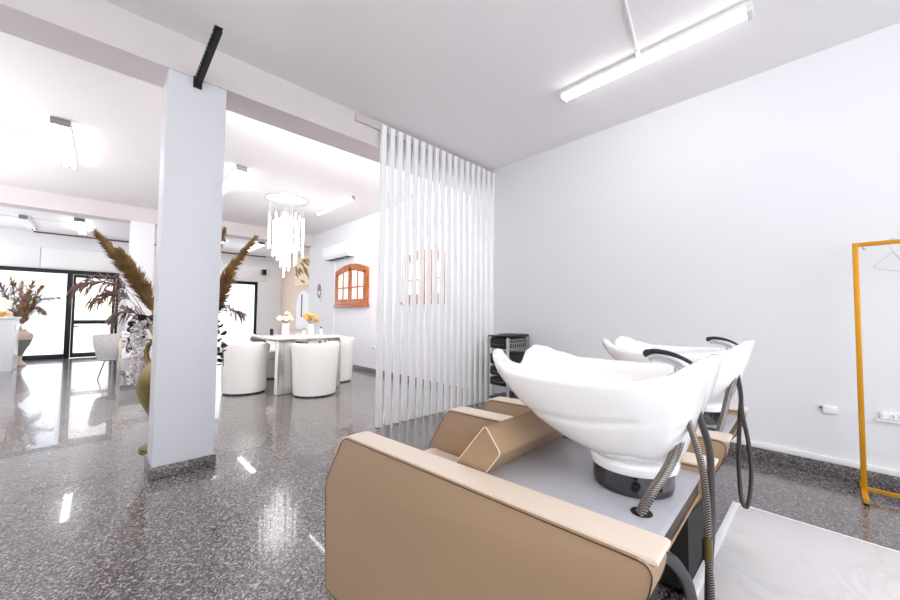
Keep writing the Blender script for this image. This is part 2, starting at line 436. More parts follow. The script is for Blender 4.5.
# ------------------------------------------------------------------ backwash units
def basin_mesh(cx):
    cy = .42; ncx, ncy, nz = cx+.012, .345, .705
    N = 96
    def rim(ph):
        s, c_ = math.sin(ph), math.cos(ph); e = .82
        x = .235*math.copysign(abs(s)**e, s)
        y = (.30 if c_ > 0 else .265)*math.copysign(abs(c_)**e, c_)
        a = abs(math.atan2(s, c_))
        d = math.degrees(a)
        ks = [(0, .893), (8, .905), (16, .934), (24, .949), (33, .944), (47, .925), (64, .908), (90, .906), (118, .914), (138, .928), (153, .948), (165, .961), (180, .964)]
        z = ks[-1][1]
        for (a0, z0), (a1, z1) in zip(ks, ks[1:]):
            if a0 <= d <= a1:
                u = (d-a0)/(a1-a0); u = u*u*(3-2*u); z = z0+(z1-z0)*u; break
        y -= .03*math.exp(-(d/11)**2)
        return Vector((x, y, z))
    bm = B(); rows = []
    phs = [2*PI*k/N for k in range(N)]
    def row(fn): rows.append([bm.verts.new(fn(ph)) for ph in phs])
    def kk(ph):
        c_ = math.cos(ph); return 1.52 - .30*max(0, c_)**1.5 - .40*max(0, -c_)**.7
    # outer wall from neck up to the rim
    def outer(q):
        def f(ph):
            r = rim(ph); k = kk(ph); w_ = (1-q**k)**(1/k) if q < 1 else 0
            nx, ny = .086*math.sin(ph), .086*math.cos(ph)*(1.25 if math.cos(ph) < 0 else 1.)
            w0 = w_
            crease = 0
            side = abs(math.sin(ph))**2*(1 if math.cos(ph) > -.5 else .4)
            if .22 < q < .6: crease = -.006*side*math.exp(-((q-.40-.10*math.cos(ph+.3))/.035)**2)
            k2 = 1+crease/.2
            x = cx+(r.x*k2)*w0+(nx+ncx-cx)*(1-w0)
            y = cy+(r.y*k2)*w0+(ny+ncy-cy)*(1-w0)
            return Vector((x, y, r.z-.018+(nz-r.z+.018)*q))
        return f
    row(lambda ph: Vector((ncx+.08*math.sin(ph), ncy+.08*math.cos(ph)*(1.3 if math.cos(ph) < 0 else 1), nz-.03)))
    row(lambda ph: Vector((ncx+.083*math.sin(ph), ncy+.083*math.cos(ph)*(1.3 if math.cos(ph) < 0 else 1), nz-.012)))
    for q in (1., .97, .93, .88, .82, .76, .7, .64, .58, .54, .5, .46, .42, .38, .34, .3, .26, .2, .14, .08, .03, 0): row(outer(q))
    # rounded lip, then down the inside
    def lip(dr, dz):
        def f(ph):
            r = rim(ph); l = math.hypot(r.x, r.y); s_ = (l-dr)/l
            return Vector((cx+r.x*s_, cy+r.y*s_, r.z+dz))
        return f
    for dr, dz in ((-.003, -.009), (0, -.002), (.009, .002), (.02, 0), (.028, -.008)): row(lip(dr, dz))
    def inner(q):
        def f(ph):
            r = rim(ph); l = math.hypot(r.x, r.y); s_ = (l-.034)/l; k = 2.2-1.15*max(0, math.cos(ph))
            w_ = (1-q**k)**(1/k) if q < 1 else 0
            dx, dy = .02*math.sin(ph), .02*math.cos(ph)
            return Vector((cx+r.x*s_*w_+dx*(1-w_), cy+(r.y*s_)*w_+(dy-.07)*(1-w_), r.z-.02+(.765-r.z+.02)*q))
        return f
    for q in (0, .08, .18, .3, .42, .55, .68, .8, .9, .96, .99, 1.): row(inner(q))
    for A, Bv in zip(rows, rows[1:]):
        for k in range(N): bm.faces.new((A[k], A[(k+1) % N], Bv[(k+1) % N], Bv[k]))
    bm.faces.new(rows[0][::-1]); bm.faces.new(rows[-1])
    return bm

PANEL = [(1.322, .03), (1.338, .414), (1.214, .610), (.203, .640), (.220, .555), (.30, .45), (.46, .03)]
PANEL_R = [.012, .03, .03, .03, .05, .06, .012]
P0 = Vector((.640, 1.18, 0)); UROT = math.radians(2.0)      # the row of wash chairs stands turned by two degrees
def backwash(off, label, hoses, pipe):
    dx = 0.
    t = thing('backwash_unit', label, 'salon wash chair', P0, 'backwash units')
    t.location = P0+Matrix.Rotation(UROT, 3, 'Z') @ Vector((off, 0, 0)); t.rotation_euler = (0, 0, UROT)
    inv = lambda v: P0+Matrix.Rotation(-UROT, 3, 'Z') @ (Vector(v)-Vector(t.location))
    pl = rounded(PANEL, PANEL_R)
    for x0 in (.640+dx, 1.172+dx):
        x1 = x0+.092
        p = B(); prism(p, pl, 'x', x0, x1, .007)
        sp = obj('side_panel', p, M['leather'], t)
        # pale padded strip along the top and front slope
        q = rounded([(1.339, .418), (1.216, .614), (.200, .645), (.202, .634), (1.208, .602), (1.329, .41)], [.01, .03, .01, .0, .03, .0])
        p = B(); prism(p, q, 'x', x0+.004, x1-.004, .002); obj('arm_pad', p, M['leather_lt'], sp)
        for xx in (x0-.0005, x1+.0005):
            path = [(xx, u, v) for u, v in rounded([(a*.997+.002, b_*.993) for a, b_ in PANEL], PANEL_R)]
            p = B(); tube(p, path, .0013, 6, closed=True); obj('piping', p, M['seam'], sp)
    xa, xb = .732+dx, 1.172+dx
    p = B(); box(p, (xa+.002, .70, .30), (xb-.002, 1.30, .425), .025, 3); obj('seat', p, M['leather_lt'], t)
    p = B(); box(p, (xa+.002, .74, .05), (xb-.002, 1.27, .30), .006); obj('seat_base', p, M['leather'], t)
    bp = rounded([(.642, .752), (.590, .690), (.79, .43), (.91, .43)], [.012, .012, .02, .02])
    p = B(); prism(p, bp, 'x', xa+.006, xb-.006, .006); bk = obj('backrest', p, M['leather'], t)
    for xx in (xa+.006, xb-.006):
        p = B(); tube(p, [(xx, u, v) for u, v in bp], .0015, 6, closed=True); obj('piping', p, M['leather_lt'], bk)
    # platform with the hole for the hoses
    p = B(); box(p, (xa, .231, .603), (xb, .70, .620), .002); pf = obj('platform', p, M['platform'], t)
    p = B(); lathe(p, [(.022, .0), (.022, .0012), (.001, .0014)], (.838+dx, .283, .6202), 24); obj('hose_hole', p, M['black'], pf)
    p = B(); box(p, (xa+.002, .236, .562), (xb-.002, .262, .603), .003); rp = obj('rear_panel', p, M['brown'], t)
    p = B(); cyl(p, (xa+.004, .234, .562), (xb-.004, .234, .562), .0028, 8); obj('piping', p, M['leather'], rp)
    p = B(); box(p, (xa+.002, .34, .03), (xb-.002, .735, .595)); obj('dark_void_block', p, M['black_m'], t)  # black block standing in for the dark void under the platform
    if pipe:
        p = B(); tube(p, catmull([(xb-.02, .36, .36), (xb+.12, .335, .285), (xb+.27, .325, .15), (xb+.36, .325, .03)], 6), .02, 14); obj('drain_pipe', p, M['pipe'], t)
    for x0 in (.66+dx, 1.18+dx):
        for yy in (.56, 1.25):
            p = B(); lathe(p, [(.022, 0), (.022, .032)], (x0+.03, yy, 0), 14); obj('foot', p, M['black_m'], t)
    # basin
    cx = .965+dx
    bs = obj('basin', basin_mesh(cx), M['ceramic'], t, smooth=60)
    ring = (cx+.012, .345, 0)
    p = B(); lathe(p, [(.084, .6195), (.092, .622), (.095, .634), (.094, .684), (.08, .686)], ring, 40); mb = obj('basin_mount', p, M['dark_chrome'], bs)
    p = B(); lathe(p, [(.085, .668), (.099, .673), (.103, .679), (.103, .692), (.098, .699), (.08, .702)], ring, 48); obj('collar', p, M['ceramic'], bs)
    for a in (200, 228, 310):
        p = B(); aa = math.radians(a); cxx, cyy = ring[0]+.0945*math.cos(aa), ring[1]+.0945*math.sin(aa)
        tube(p, [(cxx, cyy, .645), (cxx+.003*math.cos(aa), cyy+.003*math.sin(aa), .645)], .008, 12)
        obj('mounting_bolt', p, M['black'], bs)
    # lever mixer tap on the rear deck
    fy = [(.20, .905), (.208, .928), (.23, .943), (.255, .951), (.28, .954), (.295, .949)]
    fx = cx-.02
    fp = catmull([(fx, a, b_) for a, b_ in fy], 5); n = len(fp)
    p = B(); tube(p, fp, [.015-.006*i/(n-1) for i in range(n)], 14)
    lathe(p, [(.022, -.02), (.022, .012), (.016, .02)], (fx, .20, .89), 20)
    tp = obj('mixer_tap', p, M['chrome'], bs, smooth=50)
    bp_ = catmull([(fx, .188, .930), (fx, .215, .949), (fx, .245, .961), (fx, .278, .965), (fx, .300, .960)], 5); n = len(bp_)
    p = B(); tube(p, bp_, [.005+.004*i/(n-1) for i in range(n)], 12); 
    bmesh.ops.create_uvsphere(p, u_segments=14, v_segments=8, radius=.0105, matrix=Matrix.Translation((fx, .297, .960)))
    obj('tap_lever', p, M['black'], bs, smooth=50)
    p = B(); box(p, (fx-.004, .235, .915), (fx+.004, .24, .945), .002); obj('tap_pin', p, M['chrome'], bs)
    # hoses
    for kind, pts, r in hoses:
        path = catmull([inv(v) for v in pts], 8)
        if kind == 'bundle':
            for ox, oy in ((-.007, 0), (.001, .007), (.008, -.003)):
                p = B(); tube(p, [Vector(v)+Vector((ox, oy, 0)) for v in path], r, 10); obj('supply_hose', p, M['hose_braid'], bs)
        elif kind == 'connector':
            p = B(); tube(p, path, r, 12); obj('hose_connector', p, M['brass'], bs)
        else:
            p = B(); tube(p, path, r, 10); obj('spray_hose', p, M['hose_braid'] if kind == 'braided' else M['hose_dark'], bs)
    return t

H1 = [('bundle', [(.845, .283, .63), (.86, .265, .675), (.90, .245, .72), (.945, .235, .765), (.97, .235, .81)], .0055),
      ('braided', [(.93, .215, .83), (.93, .199, .774), (.93, .188, .721), (.93, .182, .646), (.93, .183, .565), (.93, .178, .49), (.93, .18, .42), (.94, .19, .36)], .0068),
      ('dark', [(.97, .205, .845), (.99, .188, .757), (.99, .186, .683), (.985, .184, .605), (.955, .184, .54), (.94, .184, .48), (.94, .186, .42), (.945, .195, .36), (.945, .20, .355)], .0075),
      ('connector', [(.929, .183, .59), (.929, .183, .545)], .0095)]
H2 = [('bundle', [(1.672, .283, .63), (1.70, .272, .69), (1.735, .262, .76), (1.765, .245, .83)], .0055),
      ('dark', [(1.77, .241, .836), (1.8, .236, .762), (1.82, .236, .68), (1.84, .222, .57), (1.85, .215, .46), (1.85, .221, .36), (1.845, .232, .31), (1.84, .246, .335), (1.84, .252, .45), (1.84, .25, .56), (1.84, .246, .66), (1.82, .238, .74), (1.78, .243, .82)], .0075)]
backwash(0, 'nearest beige leather backwash chair with a white basin, its armrest filling the foreground', H1, True)
backwash(.835, 'farther beige leather backwash chair with a white basin, by the right wall', H2, False)

# white marble-look platform on the floor behind the wash chairs
t = thing('floor_platform', 'low white marble-look platform on the floor behind the wash chairs', 'platform', (2.0, -.4, 0))
p = B(); box(p, (1.30, -1.6, 0), (2.52, .375, .046), .003); obj('slab', p, M['marble'], t)
p = B(); box(p, (1.30, .345, .046), (2.52, .375, .0485), .001); box(p, (2.505, -1.6, .046), (2.52, .345, .0485), .001)
obj('edge_strip', p, M['white_trim'], t)

# ------------------------------------------------------------------ trolley behind the wash chairs
t = thing('salon_trolley', 'black salon trolley of trays on thin grey posts standing by the right wall', 'trolley', (3.3, 2.46, 0))
x0, x1, y0, y1 = 3.09, 3.49, 2.33, 2.60
p = B(); box(p, (x0, y0, .815), (x1, y1, .835), .006); obj('top_shelf', p, M['black'], t)
p = B(); box(p, (x0+.16, y0-.002, .836), (x1-.02, y1-.02, .846), .003); obj('top_mat', p, M['gunmetal'], t)
for z0, z1 in ((.69, .81), (.52, .64), (.40, .50), (.29, .38)):
    p = B(); box(p, (x0+.01, y0+.02, z0), (x1-.01, y1-.01, z1), .02, 3)
    tr = obj('tray', p, M['black'], t)
    p = B(); tube(p, catmull([(x0+.006, y1-.06, z0+.05), (x0-.008, y1-.1, z0+.045), (x0-.008, y0+.1, z0+.045), (x0+.006, y0+.06, z0+.05)], 6), .006, 8); obj('tray_lip', p, M['gunmetal'], tr)
p = B()
for k in range(9):
    xx = x0+.05+k*.038
    tube(p, catmull([(xx, y0+.012, .80), (xx+.01, y0+.006, .76), (xx-.004, y0+.008, .72), (xx+.008, y0+.012, .69)], 4), .003, 6)
for z in (.70, .75, .79): tube(p, [(x0+.03, y0+.01, z), (x1-.02, y0+.01, z)], .0025, 6)
obj('wire_basket', p, M['wire'], t)
for xx, yy in ((x0, y0), (x0, y1), (x1, y0), (x1, y1)):
    p = B(); box(p, (xx-.012, yy-.012, .07), (xx+.012, yy+.012, .812), .003); obj('post', p, M['wire'], t)
p = B(); box(p, (x0+.01, y0+.01, .14), (x1-.01, y1-.01, .17), .006); obj('bottom_shelf', p, M['gunmetal'], t)
for xx, yy in ((x0, y0), (x0, y1), (x1, y0), (x1, y1)):
    p = B(); lathe(p, [(.004, .0), (.02, .01), (.024, .03), (.02, .055), (.006, .07)], (xx, yy, 0), 12); obj('caster', p, M['black'], t)

# ------------------------------------------------------------------ clothes rack and hangers
t = thing('clothes_rack', 'golden yellow metal clothes rack standing by the right wall', 'clothes rack', (3.3, -.6, 0))
YR0, YR1 = -.135, -1.10
for yy in (YR0, YR1):
    p = B(); box(p, (3.285, yy-.0125, .03), (3.311, yy+.0125, 1.512), .002); obj('post', p, M['gold'], t)
    p = B(); box(p, (3.135, yy-.0125, .012), (3.47, yy+.0125, .036), .002); ft = obj('foot', p, M['gold'], t)
    for xx in (3.15, 3.455):
        p = B(); box(p, (xx-.015, yy-.0125, 0), (xx+.015, yy+.0125, .013), .002); obj('foot_pad', p, M['black'], ft)
p = B(); box(p, (3.287, YR1, 1.488), (3.309, YR0, 1.512), .002); obj('top_bar', p, M['gold'], t)
p = B(); box(p, (3.289, YR1, .036), (3.307, YR0, .056), .002); obj('bottom_bar', p, M['gold'], t)
p = B(); tube(p, catmull([(3.298, -.165, 1.488), (3.298, -.165, 1.475), (3.298, -.17, 1.468), (3.298, -.178, 1.474)], 4), .002, 6); obj('hook', p, M['black'], t)
def hanger(y, label):
    t = thing('wire_hanger', label, 'hanger', (3.298, y, 1.5), 'wire hangers on the golden rack')
    hk = catmull([(3.298, y-.01, 1.508), (3.298, y-.004, 1.52), (3.298, y+.008, 1.518), (3.298, y+.013, 1.50), (3.298, y+.006, 1.47), (3.298, y, 1.445)], 5)
    p = B(); tube(p, hk, .0018, 6); obj('hook', p, M['wire'], t)
    p = B(); path = catmull([(3.298-.9*u, y+.42*u, z) for u, z in ((0, 1.443), (.09, 1.40), (.19, 1.352), (.2, 1.343), (.19, 1.338))], 5)
    path += [Vector((3.30, y, 1.332))] + [Vector((2*3.298-v.x, 2*y-v.y, v.z)) for v in reversed(path)]
    tube(p, path, .0019, 6, closed=True); obj('frame', p, M['hang'], t)
hanger(-.278, 'thin white wire hanger on the top bar of the golden clothes rack')

# ------------------------------------------------------------------ wall plates
t = thing('wall_outlet', 'white rounded outlet cover with a small knob at its left, left of the golden rack', 'outlet', (XW, 0, .44))
p = B(); box(p, (XW-.022, -.043, .415), (XW, .03, .466), .008, 3); obj('cover', p, M['plate'], t)
p = B(); cyl(p, (XW-.014, .038, .45), (XW, .038, .45), .008, 12); obj('knob', p, M['cap'], t)
t = thing('power_socket', 'white three-hole power socket on a small ledge behind the golden rack', 'socket', (XW, -.28, .45))
p = B(); box(p, (XW-.02, -.33, .428), (XW, -.222, .475), .005); pl = obj('plate', p, M['plate'], t)
for k in range(3):
    p = B(); box(p, (XW-.023, -.254-k*.033, .434), (XW-.019, -.228-k*.033, .469), .003); fc = obj('socket_insert', p, M['ac'], pl)
p = B()
for zz in (.444, .452, .460): cyl(p, (XW-.0245, -.274, zz), (XW-.02, -.274, zz), .0026, 8)
obj('socket_hole', p, M['black'], pl)
p = B(); box(p, (XW-.03, -.40, .414), (XW, -.205, .426), .003); obj('ledge', p, M['plate'], t)
t = thing('wall_socket', 'small white socket low on the right wall beside the dining chairs', 'socket', (XW, 5.65, .44))
p = B(); box(p, (XW-.012, 5.60, .41), (XW, 5.70, .47), .006); obj('plate', p, M['plate'], t)
p = B(); box(p, (XW-.016, 5.63, .425), (XW-.011, 5.67, .455), .004); obj('insert', p, M['cap'], t)

# ------------------------------------------------------------------ ceiling lights
def ceiling_light(x, y0, y1, z, label, w=.13, twin=True, h=.055, em='tube', cap='cap'):
    t = thing('ceiling_light', label, 'ceiling light', (x, (y0+y1)/2, z), 'fluorescent ceiling lights')
    hw = w*.5 if twin else w*.62
    p = B(); box(p, (x-hw, y0, z-.03), (x+hw, y1, z-.001), .006); obj('housing', p, M['fixture'], t)
    for yy in (y0, y1):
        p = B(); box(p, (x-w/2-.004, yy-.015, z-h-.012), (x+w/2+.004, yy+.015, z-.002), .008); obj('end_cap', p, M[cap], t)
    if twin:
        for s_ in (-1, 1):
            p = B(); cyl(p, (x+s_*w*.27, y0+.016, z-h), (x+s_*w*.27, y1-.016, z-h), w*.19, 14); obj('tube', p, M[em], t)
    else:
        p = B(); prism(p, rounded([(x-w*.42, z-.03), (x-w*.42, z-h-.005), (x+w*.42, z-h-.005), (x+w*.42, z-.03)], [0, .02, .02, 0]), 'y', y0+.016, y1-.016); obj('diffuser', p, M['diffuser'], t)
    return t
ceiling_light(2.71, .27, 1.48, H, 'long slim fluorescent light on the near ceiling above the wash chairs', .085, False, cap='fixture')
ceiling_light(-.365, 5.08, 6.48, H, 'twin-tube fluorescent light on the ceiling left of the near column')
ceiling_light(1.20, 5.08, 6.3, H, 'twin-tube fluorescent light just right of the near column', .11)
ceiling_light(2.785, 5.12, 6.45, H, 'thin fluorescent light on the ceiling right of the rod chandelier', .045, False, .045)
ceiling_light(-.38, 9.5, 10.9, HF, 'small bright twin-tube light in the far bay above the glass door')
ceiling_light(-1.10, 9.95, 11.2, HF, 'short grey-capped light in the far bay, leftmost of the ceiling lights', .10, em='dim_tube')
ceiling_light(2.70, 9.4, 10.7, HF, 'far-bay ceiling light seen past the right-hand pampas plume')
ceiling_light(1.95, 9.7, 10.9, HF, 'far-bay ceiling light right beside the near column, behind the plumes', .10)
def conduit(pts, label, r=.008):
    p = B(); tube(p, pts, r, 8); tagp(obj('conduit', p, M['conduit'], loc=pts[0]), label, 'conduit', 'ceiling conduits')
t = thing('conduit', 'thin white conduit feeding the near ceiling light above the wash chairs', 'conduit', (2.66, .874, H), 'ceiling conduits')
p = B(); tube(p, [(2.66, .874, H-.012), (2.156, .776, H-.012), (.6, .47, H-.012)], .009, 8); obj('pipe', p, M['conduit'], t)
p = B(); tube(p, [(2.67, .876, H-.016), (2.60, .862, H-.016)], .014, 10); obj('connector', p, M['plate'], t)
conduit([(-2.4, 5.78, H-.009), (-.44, 5.7, H-.009)], 'thin white conduit running to the left twin-tube ceiling light')
conduit([(1.27, 5.86, H-.009), (1.66, 5.96, H-.009)], 'thin conduit between the light beside the column and the chandelier')
conduit([(2.50, 5.95, H-.009), (2.74, 5.9, H-.009)], 'short conduit between the chandelier and the thin right-hand light')
conduit([(-2.4, 10.2, HF-.009), (-1.17, 10.15, HF-.009), (-.45, 10.1, HF-.009)], 'thin conduit joining the two lights of the far left bay')

# ------------------------------------------------------------------ wall bracket on the near beam
t = thing('shelf_bracket', 'black perforated metal bracket sticking out from the top of the near column', 'bracket', (.41, YS, 2.63))
p = B(); box(p, (.385, YS-.008, 2.585), (.435, YS-.0005, 2.665), .002); obj('wall_plate', p, M['black_m'], t)
p = B()
yA, yB = YS-.008, 2.33
box(p, (.392, yB, 2.655), (.432, yA, 2.662), .001)                  # top flange
poly_lo = [(yA, 2.605), (yB, 2.637)]
for (ya, za), (yb, zb) in (((yA, 2.603), (yB, 2.632)),):
    prism(p, [(ya, za), (yb, zb), (yb, zb+.010), (ya, za+.014)], 'x', .392, .398)
    prism(p, [(ya, za), (yb, zb), (yb, zb+.006), (ya, za+.006)], 'x', .392, .430)
for k in range(13):
    u0, u1 = k/13., (k+1.)/13.
    ya, yb = yA+(yB-yA)*u0, yA+(yB-yA)*u1
    prism(p, [(ya, 2.61+.028*u0), (yb, 2.61+.028*u1), (yb, 2.658), (ya, 2.658)], 'x', .392, .398)
obj('arm', p, M['black_m'], t)
p = B()
for k in range(12): cyl(p, (.3925, yA-.06-k*.045, 2.635+k*.0012), (.3905, yA-.06-k*.045, 2.635+k*.0012), .0075, 10)
obj('slot', p, M['wire'], t)

# ------------------------------------------------------------------ wooden arched windows
def wooden_window(n, y0, y1, z0, z1, rise):
    """arched double casement on the right wall (plane x = XW)"""
    ym = (y0+y1)/2; W = (y1-y0)/2
    def arc(u, dz=0): return z1+rise*(1-((u-ym)/W)**2)+dz
    def outline(inset):
        a, b_ = y0+inset, y1-inset
        return [(a, z0+inset)]+[(b_, z0+inset)]+[(b_+(a-b_)*k/16, arc(b_+(a-b_)*k/16, -inset)) for k in range(17)]
    o, i = outline(0), outline(.06)
    p = B(); x_0, x_1 = XW-.05, XW-.001
    def loop(pts, x): return [p.verts.new((x, a, b_)) for a, b_ in pts]
    A, Bv, C, D = loop(o, x_0), loop(i, x_0), loop(o, x_1), loop(i, x_1)
    n_ = len(o)
    for k in range(n_):
        j = (k+1) % n_
        p.faces.new((A[k], A[j], Bv[j], Bv[k])); p.faces.new((A[k], C[k], C[j], A[j])); p.faces.new((Bv[k], Bv[j], D[j], D[k])); p.faces.new((C[k], D[k], D[j], C[j]))
    wn = struct(n, p, M['winwood'])
    p = B(); box(p, (XW-.075, y0-.03, z0-.015), (XW-.001, y1+.03, z0+.03), .006); obj('sill', p, M['winwood'], wn)
    for a, b_ in ((y0+.062, ym-.004), (ym+.004, y1-.062)):
        p = B(); w_ = .052; xs = (XW-.062, XW-.02)
        box(p, (xs[0], a, z0+.032), (xs[1], a+w_, min(arc(a), arc(a+w_))-.065), .004)
        box(p, (xs[0], b_-w_, z0+.032), (xs[1], b_, min(arc(b_), arc(b_-w_))-.065), .004)
        box(p, (xs[0], a+w_, z0+.032), (xs[1], b_-w_, z0+.14), .004)
        N = 8; top = [(a+(b_-a)*k/N, arc(a+(b_-a)*k/N, -.062)) for k in range(N+1)]
        zb = min(arc(a), arc(b_))-.17
        prism(p, top+[(b_, min(arc(a), arc(b_))-.068), (b_-w_, zb+.05), (a+w_, zb+.05), (a, min(arc(a), arc(b_))-.068)] if False else
              top+[(b_+(a-b_)*k/N, arc(b_+(a-b_)*k/N, -.13)) for k in range(N+1)], 'x', xs[0], xs[1])
        mid = (a+b_)/2; zz = z0+.14+(z1-.12-z0-.14)*.5
        box(p, (xs[0]+.006, mid-.012, z0+.14), (xs[1]-.006, mid+.012, arc(mid, -.12)), .003)
        box(p, (xs[0]+.006, a+w_, zz-.012), (xs[1]-.006, b_-w_, zz+.012), .003)
        sh = obj('sash', p, M['winwood'], wn)
        p = B(); q = [(a+w_, z0+.14), (b_-w_, z0+.14)]+[(b_-w_+(a-b_+2*w_)*k/6, arc(b_-w_+(a-b_+2*w_)*k/6, -.125)) for k in range(7)]
        prism(p, q, 'x', XW-.036, XW-.03); obj('pane', p, M['pane'], sh)
    p = B(); cyl(p, (XW-.062, ym-.03, (z0+z1)/2), (XW-.085, ym-.03, (z0+z1)/2), .006); box(p, (XW-.09, ym-.036, (z0+z1)/2-.05), (XW-.083, ym-.024, (z0+z1)/2+.01), .002); obj('latch', p, M['black'], wn)
wooden_window('window_3', 5.86, 7.12, 1.205, 1.925, .115)
wooden_window('window_4', 3.75, 4.76, 1.225, 1.94, .105)

# AC unit
t = thing('air_conditioner', 'white wall-mounted air conditioner above the left arched window', 'air conditioner', (XW, 6.95, 2.2))
p = B(); prism(p, rounded([(XW-.001, 2.19), (XW-.001, 2.47), (XW-.17, 2.47), (XW-.2, 2.43), (XW-.2, 2.27), (XW-.14, 2.19)], [0, .0, .03, .03, .04, .02]), 'y', 6.40, 7.45, .004); ac = obj('body', p, M['ac'], t)
p = B()
for k in range(3): box(p, (XW-.145+k*.001, 6.45+k*.33, 2.182), (XW-.03, 6.74+k*.33, 2.1895), .002)
obj('louver', p, M['black'], ac)
p = B(); box(p, (XW-.02, 7.20, .08), (XW-.001, 7.24, 2.19), .004); obj('pipe_cover', p, M['ac'], t)
# medallion
t = thing('wall_ornament', 'oval grey and pink ornament on the right wall left of the arched window', 'ornament', (XW, 7.95, 1.55))
p = B(); 
q = [(7.95+.13*math.cos(2*PI*k/28)*(1+.08*math.cos(k*PI)), 1.55+.21*math.sin(2*PI*k/28)*(1+.06*math.cos(k*PI))) for k in range(28)]
prism(p, q, 'x', XW-.02, XW-.001); bd = obj('plaque', p, M['petal'], t)
p = B()
for k in range(12):
    a = 2*PI*k/12
    bmesh.ops.create_icosphere(p, subdivisions=2, radius=.03, matrix=Matrix.Translation((XW-.022, 7.95+.085*math.cos(a), 1.57+.135*math.sin(a))) @ Matrix.Diagonal((.5, 1, 1, 1)))
bmesh.ops.create_icosphere(p, subdivisions=2, radius=.06, matrix=Matrix.Translation((XW-.022, 7.95, 1.63)) @ Matrix.Diagonal((.4, 1, 1.2, 1)))
obj('relief', p, M['medal'], t)

# far bay: picture, arched mirror, speaker
t = thing('wall_picture', 'framed cream picture of golden brown leaves on the far beige wall', 'picture', (3.98, 10.0, 2.3))
p = B(); box(p, (3.955, 9.35, 1.83), (3.979, 10.62, 2.62), .004); pc = obj('canvas', p, M['poster'], t)
p = B()
for k in range(26):
    cy_, cz_ = rng.uniform(9.45, 10.52), rng.uniform(1.93, 2.55); L_ = rng.uniform(.12, .26); a = rng.uniform(.1, .9); W_ = .035
    ca, sa = math.cos(a), math.sin(a)
    pts = [(-L_, 0), (-L_*.3, W_), (L_*.4, W_*.8), (L_, 0), (L_*.4, -W_*.8), (-L_*.3, -W_)]
    pts = [(min(10.6, max(9.37, cy_+u*ca-v*sa)), min(2.6, max(1.85, cz_+u*sa+v*ca))) for u, v in pts]
    p.faces.new([p.verts.new((3.9535-.00006*k, u, v)) for u, v in pts])
obj('leaf_print', p, M['leafart'], pc)
t = thing('arched_mirror', 'tall white-framed arched mirror with a dark centre strip on the far beige wall', 'mirror', (3.98, 9.95, .7))
def archpoly(y0, y1, z0, z1):
    r = (y1-y0)/2; c_ = (y0+y1)/2
    return [(y0, z0), (y1, z0)]+[(c_+r*math.cos(PI*k/16), z1-r*.8+r*.8*math.sin(PI*k/16)) for k in range(17)]
p = B(); prism(p, archpoly(9.45, 10.42, .62, 1.68), 'x', 3.945, 3.979); fr = obj('frame', p, M['white_trim'], t)
p = B(); prism(p, archpoly(9.5, 10.37, .67, 1.63), 'x', 3.943, 3.9455); obj('mirror_glass', p, M['ac'], fr)
p = B(); box(p, (3.938, 9.98, .95), (3.9435, 10.05, 1.58)); obj('centre_strip', p, M['black'], fr)
t = thing('wall_speaker', 'small grey box speaker on the far wall above the right-hand shop window', 'speaker', (3.44, YF-.05, 2.27))
p = B(); box(p, (3.37, YF-.17, 2.19), (3.49, YF-.051, 2.36), .01); sb = obj('body', p, M['cap'], t)
p = B(); box(p, (3.385, YF-.174, 2.205), (3.475, YF-.169, 2.345), .003); obj('grille', p, M['black_m'], sb)

# ------------------------------------------------------------------ chandelier
t = thing('rod_chandelier', 'round ceiling chandelier of hanging white glass rods above the table', 'chandelier', (2.08, 6.0, H))
p = B(); lathe(p, [(.02, -.03), (.30, -.03), (.32, -.022), (.32, -.001), (.02, -.001)], (2.08, 6.0, H), 48); obj('ceiling_plate', p, M['white_trim'], t)
p = B(); tube(p, [(2.08+.324*math.cos(2*PI*k/48), 6+.324*math.sin(2*PI*k/48), H-.02) for k in range(48)], .007, 6, closed=True); obj('plate_rim', p, M['chrome'], t)
rods = []
for ring_, n_, top, bot in ((.26, 11, 2.66, 1.98), (.16, 8, 2.62, 1.88), (.07, 5, 2.64, 1.66)):
    for k in range(n_):
        a = 2*PI*(k+.3*rng.random())/n_+ring_
        rods.append((2.08+ring_*math.cos(a), 6+ring_*math.sin(a), top+rng.uniform(-.1, .06), bot+rng.uniform(-.05, .14)))
for x_, y_, z1_, z0_ in rods:
    p = B(); cyl(p, (x_, y_, z0_), (x_, y_, z1_), .011, 12); rd = obj('glass_rod', p, M['rod'], t)
    p = B(); cyl(p, (x_, y_, z1_), (x_, y_, H-.03), .0015, 5); obj('wire', p, M['wire'], rd)

# ------------------------------------------------------------------ table, chairs, table decoration
t = thing('dining_table', 'white glass-topped table on grey wooden slab legs between the white tub chairs', 'table', (2.05, 5.5, 0))
p = B(); box(p, (1.58, 4.85, .712), (2.56, 6.15, .735), .006); obj('tabletop', p, M['table_top'], t)
p = B(); box(p, (1.64, 4.90, .677), (2.50, 6.10, .711), .004); obj('apron', p, M['silverwood'], t)
for xa, xb, ya, yb in ((1.635, 1.84, 4.885, 4.955), (2.30, 2.505, 4.885, 4.955), (1.635, 1.84, 6.045, 6.115), (2.30, 2.505, 6.045, 6.115)):
    p = B(); box(p, (xa, ya, .004), (xb, yb, .676), .004); lg = obj('leg', p, M['silverwood'], t)
    p = B(); box(p, (xa-.010, ya-.003, .004), (xa+.002, yb+.003, .69), .002); obj('edge_trim', p, M['white_trim'], lg)

